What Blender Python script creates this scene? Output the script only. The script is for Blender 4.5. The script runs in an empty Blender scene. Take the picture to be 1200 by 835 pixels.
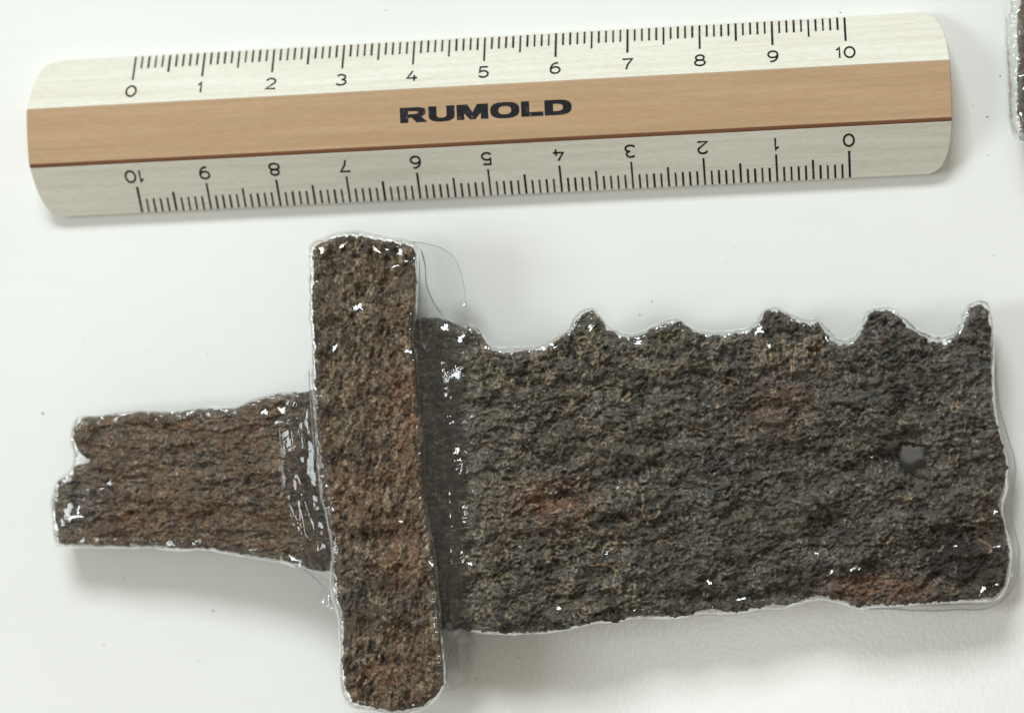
import bpy, math, random
import numpy as np
from mathutils import Vector, Matrix

# ------------------------------------------------------------------ camera, world, lamps, exposure
scene = bpy.context.scene
COL = scene.collection
CAM = np.array([0.042, 0.0, 0.380])
FPX = 3188.0                       # focal length in photo pixels (photo 1200 px wide)
PW, PH = 1200.0, 835.0
cam_data = bpy.data.cameras.new("camera")
cam_data.sensor_width = 36.0
cam_data.lens = 36.0 * FPX / PW
cam_data.clip_start = 0.01
cam_data.clip_end = 20.0
cam = bpy.data.objects.new("camera", cam_data)
COL.objects.link(cam)
fwd = -CAM / np.linalg.norm(CAM)
upv = np.array([0.0, 1.0, 0.0])
rgt = np.cross(fwd, upv); rgt /= np.linalg.norm(rgt)
upc = np.cross(rgt, fwd)
cam.matrix_world = Matrix(((rgt[0], upc[0], -fwd[0], CAM[0]), (rgt[1], upc[1], -fwd[1], CAM[1]),
                           (rgt[2], upc[2], -fwd[2], CAM[2]), (0, 0, 0, 1)))
scene.camera = cam
cam_data.dof.use_dof = True
cam_data.dof.focus_distance = 0.371
cam_data.dof.aperture_fstop = 11.0

world = bpy.data.worlds.new("World")
scene.world = world
world.use_nodes = True
bg = world.node_tree.nodes["Background"]
bg.inputs[0].default_value = (1.0, 0.93, 0.78, 1)      # pale room all round
bg.inputs[1].default_value = 0.345

def area_lamp(name, loc, target, sx, sy, energy, color):
    l = bpy.data.lights.new(name, 'AREA')
    l.shape = 'RECTANGLE'; l.size = sx; l.size_y = sy; l.energy = energy; l.color = color
    o = bpy.data.objects.new(name, l); COL.objects.link(o)
    o.location = loc
    o.rotation_euler = (Vector(target) - Vector(loc)).to_track_quat('-Z', 'Y').to_euler()
    return o
area_lamp("window_light", (-0.14, 0.78, 0.82), (-0.01, 0, 0), 0.42, 0.30, 9.9, (0.90, 0.98, 1.0))
area_lamp("side_window_light", (-0.80, -0.04, 0.74), (-0.01, 0, 0), 0.34, 0.40, 4.1, (0.90, 0.98, 1.0))
area_lamp("ceiling_light", (0.02, -0.235, 1.50), (0, 0, 0), 0.16, 0.10, 1.3, (1.0, 0.97, 0.90))

vs = scene.view_settings
vs.view_transform = 'Standard'; vs.look = 'None'; vs.exposure = 0.0; vs.gamma = 1.0
vs.use_curve_mapping = False
scene.render.engine = 'CYCLES'
scene.cycles.transparent_max_bounces = 16

# ------------------------------------------------------------------ helpers
def unproj(px, py, z):
    """photo pixel + height above the table -> world point (metres)"""
    px = np.asarray(px, float); py = np.asarray(py, float); z = np.asarray(z, float)
    a = (px - PW / 2) / FPX; b = -(py - PH / 2) / FPX
    d = fwd[None, :] + a.reshape(-1, 1) * rgt[None, :] + b.reshape(-1, 1) * upc[None, :]
    t = (np.broadcast_to(z.reshape(-1), (d.shape[0],)) - CAM[2]) / d[:, 2]
    return CAM[None, :] + d * t[:, None]

_rng = np.random.RandomState(7)
_perm = _rng.permutation(512); _perm = np.concatenate([_perm, _perm, _perm])
_ang = _rng.rand(512) * 2 * np.pi
_gx, _gy = np.cos(_ang), np.sin(_ang)
def perlin(x, y, seed=0):
    x = np.asarray(x, float) + seed * 17.31; y = np.asarray(y, float) + seed * 9.77
    xi = np.floor(x).astype(int); yi = np.floor(y).astype(int)
    xf = x - xi; yf = y - yi
    u = xf * xf * xf * (xf * (xf * 6 - 15) + 10); v = yf * yf * yf * (yf * (yf * 6 - 15) + 10)
    def g(ix, iy, fx, fy):
        h = _perm[(_perm[(ix + seed * 31) % 512] + iy) % 512]
        return _gx[h] * fx + _gy[h] * fy
    a = g(xi, yi, xf, yf); b = g(xi + 1, yi, xf - 1, yf)
    c = g(xi, yi + 1, xf, yf - 1); d = g(xi + 1, yi + 1, xf - 1, yf - 1)
    return (a + u * (b - a) + v * (c - a) + u * v * (a - b - c + d)) * 1.4
def fbm(x, y, oct=4, seed=0, gain=0.5):
    s = 0.0; amp = 1.0; n = 0.0
    for o in range(oct):
        s = s + amp * perlin(x * 2 ** o, y * 2 ** o, seed + o * 3); n += amp; amp *= gain
    return s / n
def sstep(a, b, x):
    t = np.clip((x - a) / (b - a), 0, 1); return t * t * (3 - 2 * t)
def blob(px, py, cx, cy, rx, ry):
    return np.exp(-(((px - cx) / rx) ** 2 + ((py - cy) / ry) ** 2))

def link(name, me, mat, parent=None, smooth=True):
    o = bpy.data.objects.new(name, me); COL.objects.link(o)
    if mat: me.materials.append(mat)
    if smooth: me.polygons.foreach_set('use_smooth', np.ones(len(me.polygons), bool))
    if parent: o.parent = parent
    return o
def mesh_from(name, v, f):
    me = bpy.data.meshes.new(name); me.from_pydata([tuple(p) for p in v], [], [tuple(q) for q in f]); me.update(); return me
def mesh_quads(name, v, q):
    """fast mesh from an (n,3) vertex and (m,4) quad array"""
    me = bpy.data.meshes.new(name)
    me.vertices.add(len(v)); me.vertices.foreach_set('co', np.asarray(v, np.float32).ravel())
    me.loops.add(q.size); me.loops.foreach_set('vertex_index', q.astype(np.int32).ravel())
    me.polygons.add(len(q)); me.polygons.foreach_set('loop_start', np.arange(0, q.size, 4, dtype=np.int32))
    me.update(calc_edges=True); me.validate()
    return me
def empty(name, loc, rz=0.0):
    o = bpy.data.objects.new(name, None); COL.objects.link(o)
    o.location = loc; o.rotation_euler = (0, 0, rz); o.empty_display_size = 0.01
    return o
def tag(o, label=None, cat=None, kind=None, group=None):
    if label: o['label'] = label
    if cat: o['category'] = cat
    if kind: o['kind'] = kind
    if group: o['group'] = group
    return o

# ------------------------------------------------------------------ materials
def new_mat(name):
    m = bpy.data.materials.new(name); m.use_nodes = True
    nt = m.node_tree; nt.nodes.clear()
    out = nt.nodes.new('ShaderNodeOutputMaterial')
    return m, nt, out
def N(nt, t, **kw):
    n = nt.nodes.new(t)
    for k, v in kw.items():
        if k in n.inputs: n.inputs[k].default_value = v
        else: setattr(n, k, v)
    return n
def noise(nt, vec, scale, detail=4.0, rough=0.55, dist=0.0):
    n = nt.nodes.new('ShaderNodeTexNoise')
    n.inputs['Scale'].default_value = scale; n.inputs['Detail'].default_value = detail
    n.inputs['Roughness'].default_value = rough; n.inputs['Distortion'].default_value = dist
    nt.links.new(vec, n.inputs['Vector']); return n.outputs['Fac']
def mapping(nt, scale=(1, 1, 1)):
    tc = nt.nodes.new('ShaderNodeTexCoord'); mp = nt.nodes.new('ShaderNodeMapping')
    mp.inputs['Scale'].default_value = scale
    nt.links.new(tc.outputs['Object'], mp.inputs['Vector']); return mp.outputs['Vector']
def ramp(nt, fac, stops):
    r = nt.nodes.new('ShaderNodeValToRGB'); e = r.color_ramp.elements
    while len(e) < len(stops): e.new(0.5)
    for i, (p, c) in enumerate(stops):
        e[i].position = p; e[i].color = (c[0], c[1], c[2], 1)
    nt.links.new(fac, r.inputs['Fac']); return r.outputs['Color']
def mixc(nt, mode, fac, a, b):
    m = nt.nodes.new('ShaderNodeMix'); m.data_type = 'RGBA'; m.blend_type = mode
    for sock, val in ((m.inputs[0], fac), (m.inputs[6], a), (m.inputs[7], b)):
        if isinstance(val, bpy.types.NodeSocket): nt.links.new(val, sock)
        elif isinstance(val, (int, float)): sock.default_value = val
        else: sock.default_value = (val[0], val[1], val[2], 1)
    return m.outputs[2]
def bump(nt, height, strength, dist, normal=None):
    b = nt.nodes.new('ShaderNodeBump'); b.inputs['Strength'].default_value = strength
    b.inputs['Distance'].default_value = dist
    nt.links.new(height, b.inputs['Height'])
    if normal is not None: nt.links.new(normal, b.inputs['Normal'])
    return b.outputs['Normal']

def mat_card():
    m, nt, out = new_mat('white_card')
    p = N(nt, 'ShaderNodeBsdfPrincipled'); nt.links.new(p.outputs[0], out.inputs[0])
    v = mapping(nt)
    c = ramp(nt, noise(nt, v, 18, 5), [(0.3, (0.77, 0.775, 0.75)), (0.7, (0.81, 0.815, 0.795))])
    v2 = mapping(nt, (60, 900, 60))
    c = mixc(nt, 'MULTIPLY', 0.35, c, ramp(nt, noise(nt, v2, 1.0, 3), [(0.35, (0.97, 0.97, 0.965)), (0.6, (1, 1, 1))]))
    nt.links.new(c, p.inputs['Base Color'])
    p.inputs['Roughness'].default_value = 0.22
    p.inputs['Specular IOR Level'].default_value = 0.4
    n = bump(nt, noise(nt, v, 1500, 2), 0.09, 0.0002)
    n = bump(nt, noise(nt, v, 60, 2), 0.06, 0.0006, n)
    nt.links.new(n, p.inputs['Normal'])
    return m

def mat_wood(name, lo, hi, streak):
    m, nt, out = new_mat(name)
    p = N(nt, 'ShaderNodeBsdfPrincipled'); nt.links.new(p.outputs[0], out.inputs[0])
    v = mapping(nt, (55, 1500, 1500)); v3 = mapping(nt, (14, 320, 320)); vp = mapping(nt, (900, 5200, 5200))
    f1 = noise(nt, v, 1.0, 5, 0.6); f2 = noise(nt, v3, 1.0, 4, 0.55, 0.6)
    c = ramp(nt, f2, [(0.3, lo), (0.7, hi)])
    c = mixc(nt, 'MULTIPLY', 0.9, c, ramp(nt, f1, [(0.25, streak), (0.62, (1, 1, 1))]))
    fl = ramp(nt, noise(nt, vp, 1.0, 2), [(0.35, (0.90, 0.87, 0.82)), (0.6, (1, 1, 1))])
    c = mixc(nt, 'MULTIPLY', 0.7, c, fl)
    nt.links.new(c, p.inputs['Base Color'])
    p.inputs['Roughness'].default_value = 0.42
    p.inputs['Specular IOR Level'].default_value = 0.4
    n = bump(nt, f1, 0.35, 0.00008)
    nt.links.new(n, p.inputs['Normal'])
    return m

def mat_ink():
    m, nt, out = new_mat('black_ink')
    p = N(nt, 'ShaderNodeBsdfPrincipled'); nt.links.new(p.outputs[0], out.inputs[0])
    v = mapping(nt)
    c = ramp(nt, noise(nt, v, 900, 4, 0.7), [(0.30, (0.006, 0.006, 0.008)), (0.58, (0.012, 0.012, 0.015)), (0.76, (0.15, 0.14, 0.14))])
    nt.links.new(c, p.inputs['Base Color']); p.inputs['Roughness'].default_value = 0.65; p.inputs['Specular IOR Level'].default_value = 0.2
    return m

def mat_iron():
    m, nt, out = new_mat('corroded_iron')
    p = N(nt, 'ShaderNodeBsdfPrincipled'); nt.links.new(p.outputs[0], out.inputs[0])
    at = nt.nodes.new('ShaderNodeAttribute'); at.attribute_name = 'rust'
    v = mapping(nt)
    g = ramp(nt, noise(nt, v, 2600, 5, 0.65), [(0.28, (0.40, 0.39, 0.38)), (0.50, (1.15, 1.14, 1.12)), (0.72, (2.4, 2.3, 2.1))])
    c = mixc(nt, 'MULTIPLY', 1.0, at.outputs['Color'], g)
    nt.links.new(c, p.inputs['Base Color'])
    p.inputs['Roughness'].default_value = 0.62
    p.inputs['Specular IOR Level'].default_value = 0.28
    n1 = bump(nt, noise(nt, v, 1900, 6, 0.7), 0.9, 0.00035)
    nt.links.new(n1, p.inputs['Normal'])
    # the film clings to the metal: a clear glossy skin over it
    cl = noise(nt, v, 260, 3)
    cw = N(nt, 'ShaderNodeMapRange'); nt.links.new(cl, cw.inputs[0])
    cw.inputs[1].default_value = 0.50; cw.inputs[2].default_value = 0.68; cw.inputs[3].default_value = 0.0; cw.inputs[4].default_value = 0.8
    nt.links.new(cw.outputs[0], p.inputs['Coat Weight'])
    p.inputs['Coat Roughness'].default_value = 0.07
    n2 = bump(nt, noise(nt, v, 420, 2), 0.9, 0.0009)
    nt.links.new(n2, p.inputs['Coat Normal'])
    return m

def mat_film(name, haze=0.10, wr=420, wd=0.0006):
    m, nt, out = new_mat(name)
    v = mapping(nt)
    n = bump(nt, noise(nt, v, wr, 3, 0.5, 0.4), 0.7, wd)
    gl = N(nt, 'ShaderNodeBsdfGlossy', Roughness=0.06); gl.inputs['Color'].default_value = (0.97, 0.98, 1.0, 1)
    nt.links.new(n, gl.inputs['Normal'])
    tr = N(nt, 'ShaderNodeBsdfTransparent'); tr.inputs['Color'].default_value = (0.972, 0.978, 0.970, 1)
    df = N(nt, 'ShaderNodeBsdfTranslucent'); df.inputs['Color'].default_value = (0.72, 0.75, 0.74, 1)
    d2 = N(nt, 'ShaderNodeBsdfDiffuse'); d2.inputs['Color'].default_value = (0.72, 0.75, 0.75, 1)
    a = N(nt, 'ShaderNodeMixShader', Fac=0.5); nt.links.new(df.outputs[0], a.inputs[1]); nt.links.new(d2.outputs[0], a.inputs[2])
    b = N(nt, 'ShaderNodeMixShader', Fac=haze); nt.links.new(tr.outputs[0], b.inputs[1]); nt.links.new(a.outputs[0], b.inputs[2])
    fr = N(nt, 'ShaderNodeFresnel', IOR=1.48); nt.links.new(n, fr.inputs['Normal'])
    mu = N(nt, 'ShaderNodeMath', operation='MULTIPLY_ADD'); nt.links.new(fr.outputs[0], mu.inputs[0]); mu.inputs[1].default_value = 0.8; mu.inputs[2].default_value = 0.02
    la = nt.nodes.new('ShaderNodeAttribute'); la.attribute_name = 'loose'
    m2 = N(nt, 'ShaderNodeMath', operation='MULTIPLY'); nt.links.new(mu.outputs[0], m2.inputs[0]); nt.links.new(la.outputs['Fac'], m2.inputs[1])
    m3 = N(nt, 'ShaderNodeMath', operation='MULTIPLY'); m3.inputs[0].default_value = haze; nt.links.new(la.outputs['Fac'], m3.inputs[1])
    nt.links.new(m3.outputs[0], b.inputs[0])
    c = N(nt, 'ShaderNodeMixShader'); nt.links.new(m2.outputs[0], c.inputs[0]); nt.links.new(b.outputs[0], c.inputs[1]); nt.links.new(gl.outputs[0], c.inputs[2])
    nt.links.new(c.outputs[0], out.inputs[0])
    return m

def mat_plain(name, col, rough=0.8):
    m, nt, out = new_mat(name)
    p = N(nt, 'ShaderNodeBsdfPrincipled'); nt.links.new(p.outputs[0], out.inputs[0])
    c = ramp(nt, noise(nt, mapping(nt), 3000, 3), [(0.3, tuple(x * 0.6 for x in col)), (0.7, col)])
    nt.links.new(c, p.inputs['Base Color']); p.inputs['Roughness'].default_value = rough
    return m

M_CARD = mat_card()
M_MAPLE = mat_wood('pale_maple', (0.69, 0.665, 0.58), (0.76, 0.745, 0.675), (0.87, 0.855, 0.82))
M_PEAR = mat_wood('pear_wood', (0.43, 0.285, 0.165), (0.49, 0.33, 0.20), (0.86, 0.82, 0.77))
M_LINE = mat_wood('dark_brown', (0.20, 0.080, 0.038), (0.27, 0.115, 0.055), (0.8, 0.75, 0.7))
M_INK = mat_ink()
M_IRON = mat_iron()
M_FILM = mat_film('clear_film', 0.03)
M_FILMW = mat_film('stretched_film', 0.02, 150, 0.0010)
M_FOLD = mat_film('folded_film', 0.40, 500, 0.0003)
M_DUST = mat_plain('dark_crumbs', (0.05, 0.04, 0.03))

# ------------------------------------------------------------------ the table surface
s = 0.6
tab = link('table_surface', mesh_from('table_surface', [(-s, -s, 0), (s, -s, 0), (s, s, 0), (-s, s, 0)], [(0, 1, 2, 3)]), M_CARD, smooth=False)
tag(tab, kind='structure')

# ------------------------------------------------------------------ the ruler
EDGE_Z, TOP_Z = 0.0017, 0.0068
q = unproj([159.5, 989.5, 167.0, 996.0], [66, 22, 250, 207], EDGE_Z)[:, :2]
U = ((q[1] - q[0]) + (q[3] - q[2])); U /= np.linalg.norm(U); V = np.array([-U[1], U[0]])
C0 = q.mean(0)
HALF = abs(((q[0] + q[1]) / 2 - (q[2] + q[3]) / 2) @ V) / 2 + 0.0001
e1 = unproj([32, 1115], [160, 108], TOP_Z)[:, :2]
UL, UR = (e1[0] - C0) @ U, (e1[1] - C0) @ U
ticks_top0 = ((q[0] - C0) @ U, (q[1] - C0) @ U)
ticks_bot0 = ((q[2] - C0) @ U, (q[3] - C0) @ U)
BAND = 0.0039                                   # half width of the brown band
ruler = empty('ruler', (C0[0], C0[1], 0.0), math.atan2(U[1], U[0]))
tag(ruler, 'pale wooden ten centimetre ruler with a brown band along its middle', 'ruler')

def endx(v, side):
    k = min(abs(v) / HALF, 1.0)
    d = 0.0005 * k ** 2 + 0.0018 * k ** 6 + (0.0010 * max(0, (k - 0.88) / 0.12) ** 3)
    return (UR - d) if side > 0 else (UL + d)
def facet_z(v):
    a = abs(v)
    return EDGE_Z + (TOP_Z - EDGE_Z) * (HALF - a) / (HALF - BAND)

def strip(name, vs_, zf, zbot, mat, parent, nu=24):
    """a wooden strip of the ruler between v values, top following zf, with rounded-plan ends"""
    verts = []; faces = []; nv = len(vs_)
    for j, v in enumerate(vs_):
        a, b = endx(v, -1), endx(v, 1)
        for i in range(nu + 1):
            t = i / nu
            verts.append((a + (b - a) * t, v, zf(v)))
    nt_ = len(verts)
    for j, v in enumerate(vs_):
        a, b = endx(v, -1), endx(v, 1)
        for i in range(nu + 1):
            verts.append((a + (b - a) * i / nu, v, zbot))
    w = nu + 1
    for j in range(nv - 1):
        for i in range(nu):
            a = j * w + i
            faces.append((a, a + 1, a + 1 + w, a + w)); faces.append((nt_ + a, nt_ + a + w, nt_ + a + w + 1, nt_ + a + 1))
    for i in range(nu):
        faces.append((nt_ + i, nt_ + i + 1, i + 1, i)); a = (nv - 1) * w + i
        faces.append((a, a + 1, nt_ + a + 1, nt_ + a))
    for j in range(nv - 1):
        a = j * w; faces.append((a, a + w, nt_ + a + w, nt_ + a)); a = j * w + nu
        faces.append((a + w, a, nt_ + a, nt_ + a + w))
    o = link(name, mesh_from(name, verts, faces), mat, parent, smooth=False)
    bv = o.modifiers.new('soft edges', 'BEVEL'); bv.width = 0.00012; bv.segments = 2; bv.limit_method = 'ANGLE'; bv.angle_limit = math.radians(40)
    return o
LINE_W = 0.00042
hi = strip('pale_scale_strip', list(np.linspace(BAND + 0.00002, HALF, 26)), facet_z, 0.0001, M_MAPLE, ruler)
lo = strip('pale_scale_strip', list(np.linspace(-HALF, -BAND - LINE_W - 0.00002, 26)), facet_z, 0.0001, M_MAPLE, ruler)
band = strip('brown_band', [-BAND, -BAND * 0.5, 0, BAND * 0.5, BAND], lambda v: TOP_Z + 0.00012 + 0.00012 * (1 - (v / BAND) ** 2), 0.0001, M_PEAR, ruler)
line = strip('dark_line', [-BAND - LINE_W, -BAND - 0.00001], lambda v: facet_z(v) + 0.00004, 0.0001, M_LINE, ruler)  # thin dark brown strip along one side of the brown band

# --- print on the ruler
SL = math.atan2(TOP_Z - EDGE_Z, HALF - BAND)
def on_facet(u, sdist, side):
    """u along the ruler, sdist = plan distance in from the edge"""
    v = side * (HALF - sdist); lift = 0.00003
    return (u + 0.0, v + side * math.sin(SL) * lift, facet_z(v) + math.cos(SL) * lift)
FW = HALF - BAND
def tick_mesh(u0, u1, side, zero_left):
    verts = []; faces = []
    rnd = random.Random(3 + side)
    for k in range(101):
        u = u0 + (u1 - u0) * k / 100
        n = k if zero_left else 100 - k
        L = 0.50 if n % 10 == 0 else (0.37 if n % 5 == 0 else 0.265)
        w = 0.00014 if n % 5 else 0.00015
        w *= rnd.uniform(0.85, 1.1)
        st = rnd.uniform(0.0, 0.02)
        b = len(verts)
        for (du, sd) in ((-w, st), (w, st), (w, L + rnd.uniform(-.01, .01)), (-w, L)):
            verts.append(on_facet(u + du, max(sd * FW, 0.00006), side))
        faces.append((b, b + 1, b + 2, b + 3) if side < 0 else (b + 3, b + 2, b + 1, b))
    return mesh_from('tick_marks', verts, faces)
link('tick_marks', tick_mesh(ticks_top0[0], ticks_top0[1], 1, True), M_INK, hi, smooth=False)
link('tick_marks', tick_mesh(ticks_bot0[0], ticks_bot0[1], -1, False), M_INK, lo, smooth=False)

def arc(cx, cy, rx, ry, a0, a1, n=14):
    return [(cx + rx * math.cos(math.radians(a0 + (a1 - a0) * i / n)), cy + ry * math.sin(math.radians(a0 + (a1 - a0) * i / n))) for i in range(n + 1)]
GL = {
 '0': [arc(.5, .5, .46, .5, 90, 450, 28)],
 '1': [[(.22, .78), (.36, .82), (.52, 1.0), (.52, 0)]],
 '2': [arc(.5, .71, .42, .29, 165, -30, 14) + [(.06, 0.0), (.96, 0.0)]],
 '3': [arc(.47, .745, .40, .255, 150, -75, 12) + arc(.48, .26, .46, .27, 75, -155, 14)],
 '4': [[(.55, 1.0), (.04, .30), (.98, .30)], [(.70, .58), (.70, 0)]],
 '5': [[(.88, 1.0), (.20, 1.0), (.13, .50)] + arc(.48, .31, .45, .31, 128, -150, 14)],
 '6': [arc(.5, .31, .43, .31, 90, 450, 22), arc(.62, .40, .55, .60, 178, 75, 12)],
 '7': [[(.04, 1.0), (.95, 1.0), (.52, .45), (.40, 0)]],
 '8': [arc(.5, .75, .38, .25, 90, 450, 20), arc(.5, .26, .46, .27, 90, 450, 22)],
 '9': [arc(.5, .69, .43, .31, 90, 450, 22), arc(.38, .60, .55, .60, -2, -105, 12)],
}
def ribbon(pts, w):
    P = [Vector(p) for p in pts]; out = []
    closed = (P[0] - P[-1]).length < 1e-6
    for i, p in enumerate(P):
        a = P[i - 1] if i > 0 else (P[-2] if closed else None)
        b = P[i + 1] if i < len(P) - 1 else (P[1] if closed else None)
        d1 = (p - a).normalized() if a is not None else None
        d2 = (b - p).normalized() if b is not None else None
        if d1 is None: d1 = d2
        if d2 is None: d2 = d1
        t = (d1 + d2); t = t.normalized() if t.length > 1e-4 else d1
        n = Vector((-t.y, t.x)); c = max(0.6, n.dot(Vector((-d1.y, d1.x))))
        out.append((p + n * w / c, p - n * w / c))
    return out
def numeral(txt, u, side, flip, parent, sfrac):
    H_, W_ = 0.00152 if side > 0 else 0.00150, 0.00150
    adv = 0.0015
    verts = []; faces = []
    tot = len(txt)
    x0 = -((tot - 1) * adv + W_) / 2
    for ci, ch in enumerate(txt):
        for st in GL[ch]:
            rb = ribbon([(p[0] * W_, p[1] * H_) for p in st], 0.000132)
            b = len(verts)
            for (l, r) in rb:
                for pnt in (l, r):
                    gx = x0 + ci * adv * (0.93 if tot > 1 else 1) + pnt.x; gy = pnt.y - H_ / 2
                    if flip: gx, gy = -gx, -gy
                    sd = sfrac * FW - side * gy
                    verts.append(on_facet(u + gx, sd, side))
            for i in range(len(rb) - 1):
                a = b + 2 * i; faces.append((a, a + 1, a + 3, a + 2))
    me = mesh_from('numeral', verts, faces)
    return link('numeral', me, M_INK, parent, smooth=False)
for k in range(11):
    u = ticks_top0[0] + (ticks_top0[1] - ticks_top0[0]) * k / 10
    numeral(str(k), u - (0.0002 if k == 10 else 0), 1, False, hi, 0.735)
    u = ticks_bot0[1] + (ticks_bot0[0] - ticks_bot0[1]) * k / 10
    numeral(str(k), u, -1, True, lo, 0.69)

# --- the maker's name, heavy extended capitals
def se(cx, cy, rx, ry, p, a0, a1, n):
    o = []
    for i in range(n + 1):
        t = math.radians(a0 + (a1 - a0) * i / n); c, s_ = math.cos(t), math.sin(t)
        o.append((cx + rx * math.copysign(abs(c) ** (2 / p), c), cy + ry * math.copysign(abs(s_) ** (2 / p), s_)))
    return o
def loops(outer, inner):
    n = len(outer); v = outer + inner
    return v, [(i, i + 1, n + i + 1, n + i) for i in range(n - 1)]
def letter(ch):
    parts = []
    def poly(p): parts.append((p, [tuple(range(len(p)))]))
    if ch == 'O':
        parts.append(loops(se(.82, .5, .82, .53, 2.7, 0, 360, 48), se(.82, .5, .36, .27, 2.6, 0, 360, 48)))
    elif ch == 'D':
        poly([(0, 0), (.48, 0), (.48, 1), (0, 1)])
        parts.append(loops([(.48, 1)] + se(.72, .5, .80, .5, 2.7, 90, -90, 26) + [(.48, 0)], [(.48, .74)] + se(.66, .5, .38, .24, 2.6, 90, -90, 26) + [(.48, .26)]))
    elif ch == 'R':
        poly([(0, 0), (.46, 0), (.46, 1), (0, 1)])
        parts.append(loops([(.46, 1)] + se(.85, .68, .62, .32, 2.8, 90, -90, 20) + [(.46, .30)], [(.46, .76)] + se(.82, .655, .22, .09, 2.4, 90, -90, 20) + [(.46, .55)]))
        poly([(.62, .38), (.92, 0), (1.55, 0), (1.16, .42)])
    elif ch == 'U':
        parts.append(loops([(0, 1), (0, .42)] + se(.74, .42, .74, .45, 2.7, 180, 360, 26) + [(1.48, .42), (1.48, 1)], [(.46, 1), (.46, .42)] + se(.74, .42, .28, .19, 2.5, 180, 360, 26) + [(1.02, .42), (1.02, 1)]))
    elif ch == 'M':
        poly([(0, 0), (.42, 0), (.42, 1), (0, 1)]); poly([(1.36, 0), (1.78, 0), (1.78, 1), (1.36, 1)])
        poly([(.42, 1), (.42, .42), (.74, 0), (.89, 0), (.89, .47), (.62, 1)])
        poly([(1.36, 1), (1.16, 1), (.89, .47), (.89, 0), (1.04, 0), (1.36, .42)])
    elif ch == 'L':
        poly([(0, 0), (1.24, 0), (1.24, .28), (.46, .28), (.46, 1), (0, 1)])
    return parts
adv = {'R': 1.62, 'U': 1.60, 'M': 1.90, 'O': 1.74, 'L': 1.32, 'D': 1.52}
word = 'RUMOLD'; total = sum(adv[c] for c in word)
w0 = unproj([469, 670], [135, 126], TOP_Z)[:, :2]; ua, ub = (w0[0] - C0) @ U, (w0[1] - C0) @ U
vc = ((w0.mean(0) - C0) @ V) + 0.0000
LH = 0.0021; sx = (ub - ua) / total; x = ua
for ch in word:
    verts = []; faces = []
    for (p, fs) in letter(ch):
        b = len(verts)
        for (a, c) in p:
            v = vc + (c - .5) * LH
            verts.append((x + a * sx, v, TOP_Z + 0.00012 + 0.00012 * (1 - (v / BAND) ** 2) + 0.00003))
        faces += [tuple(b + i for i in f) for f in fs]
    link('letter', mesh_from('letter', verts, faces), M_INK, band, smooth=False)
    x += adv[ch] * sx

# ------------------------------------------------------------------ corroded iron slabs
def sdf_poly(px, py, poly):
    d2 = np.full(px.shape, 1e18); inside = np.zeros(px.shape, bool)
    n = len(poly)
    for i in range(n):
        ax, ay = poly[i]; bx, by = poly[(i + 1) % n]
        ex, ey = bx - ax, by - ay; wx, wy = px - ax, py - ay
        t = np.clip((wx * ex + wy * ey) / (ex * ex + ey * ey + 1e-12), 0, 1)
        d2 = np.minimum(d2, (wx - t * ex) ** 2 + (wy - t * ey) ** 2)
        cond = ((ay > py) != (by > py))
        xin = (bx - ax) * (py - ay) / ((by - ay) + 1e-12) + ax
        inside ^= cond & (px < xin)
    d = np.sqrt(d2); return np.where(inside, -d, d)

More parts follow.
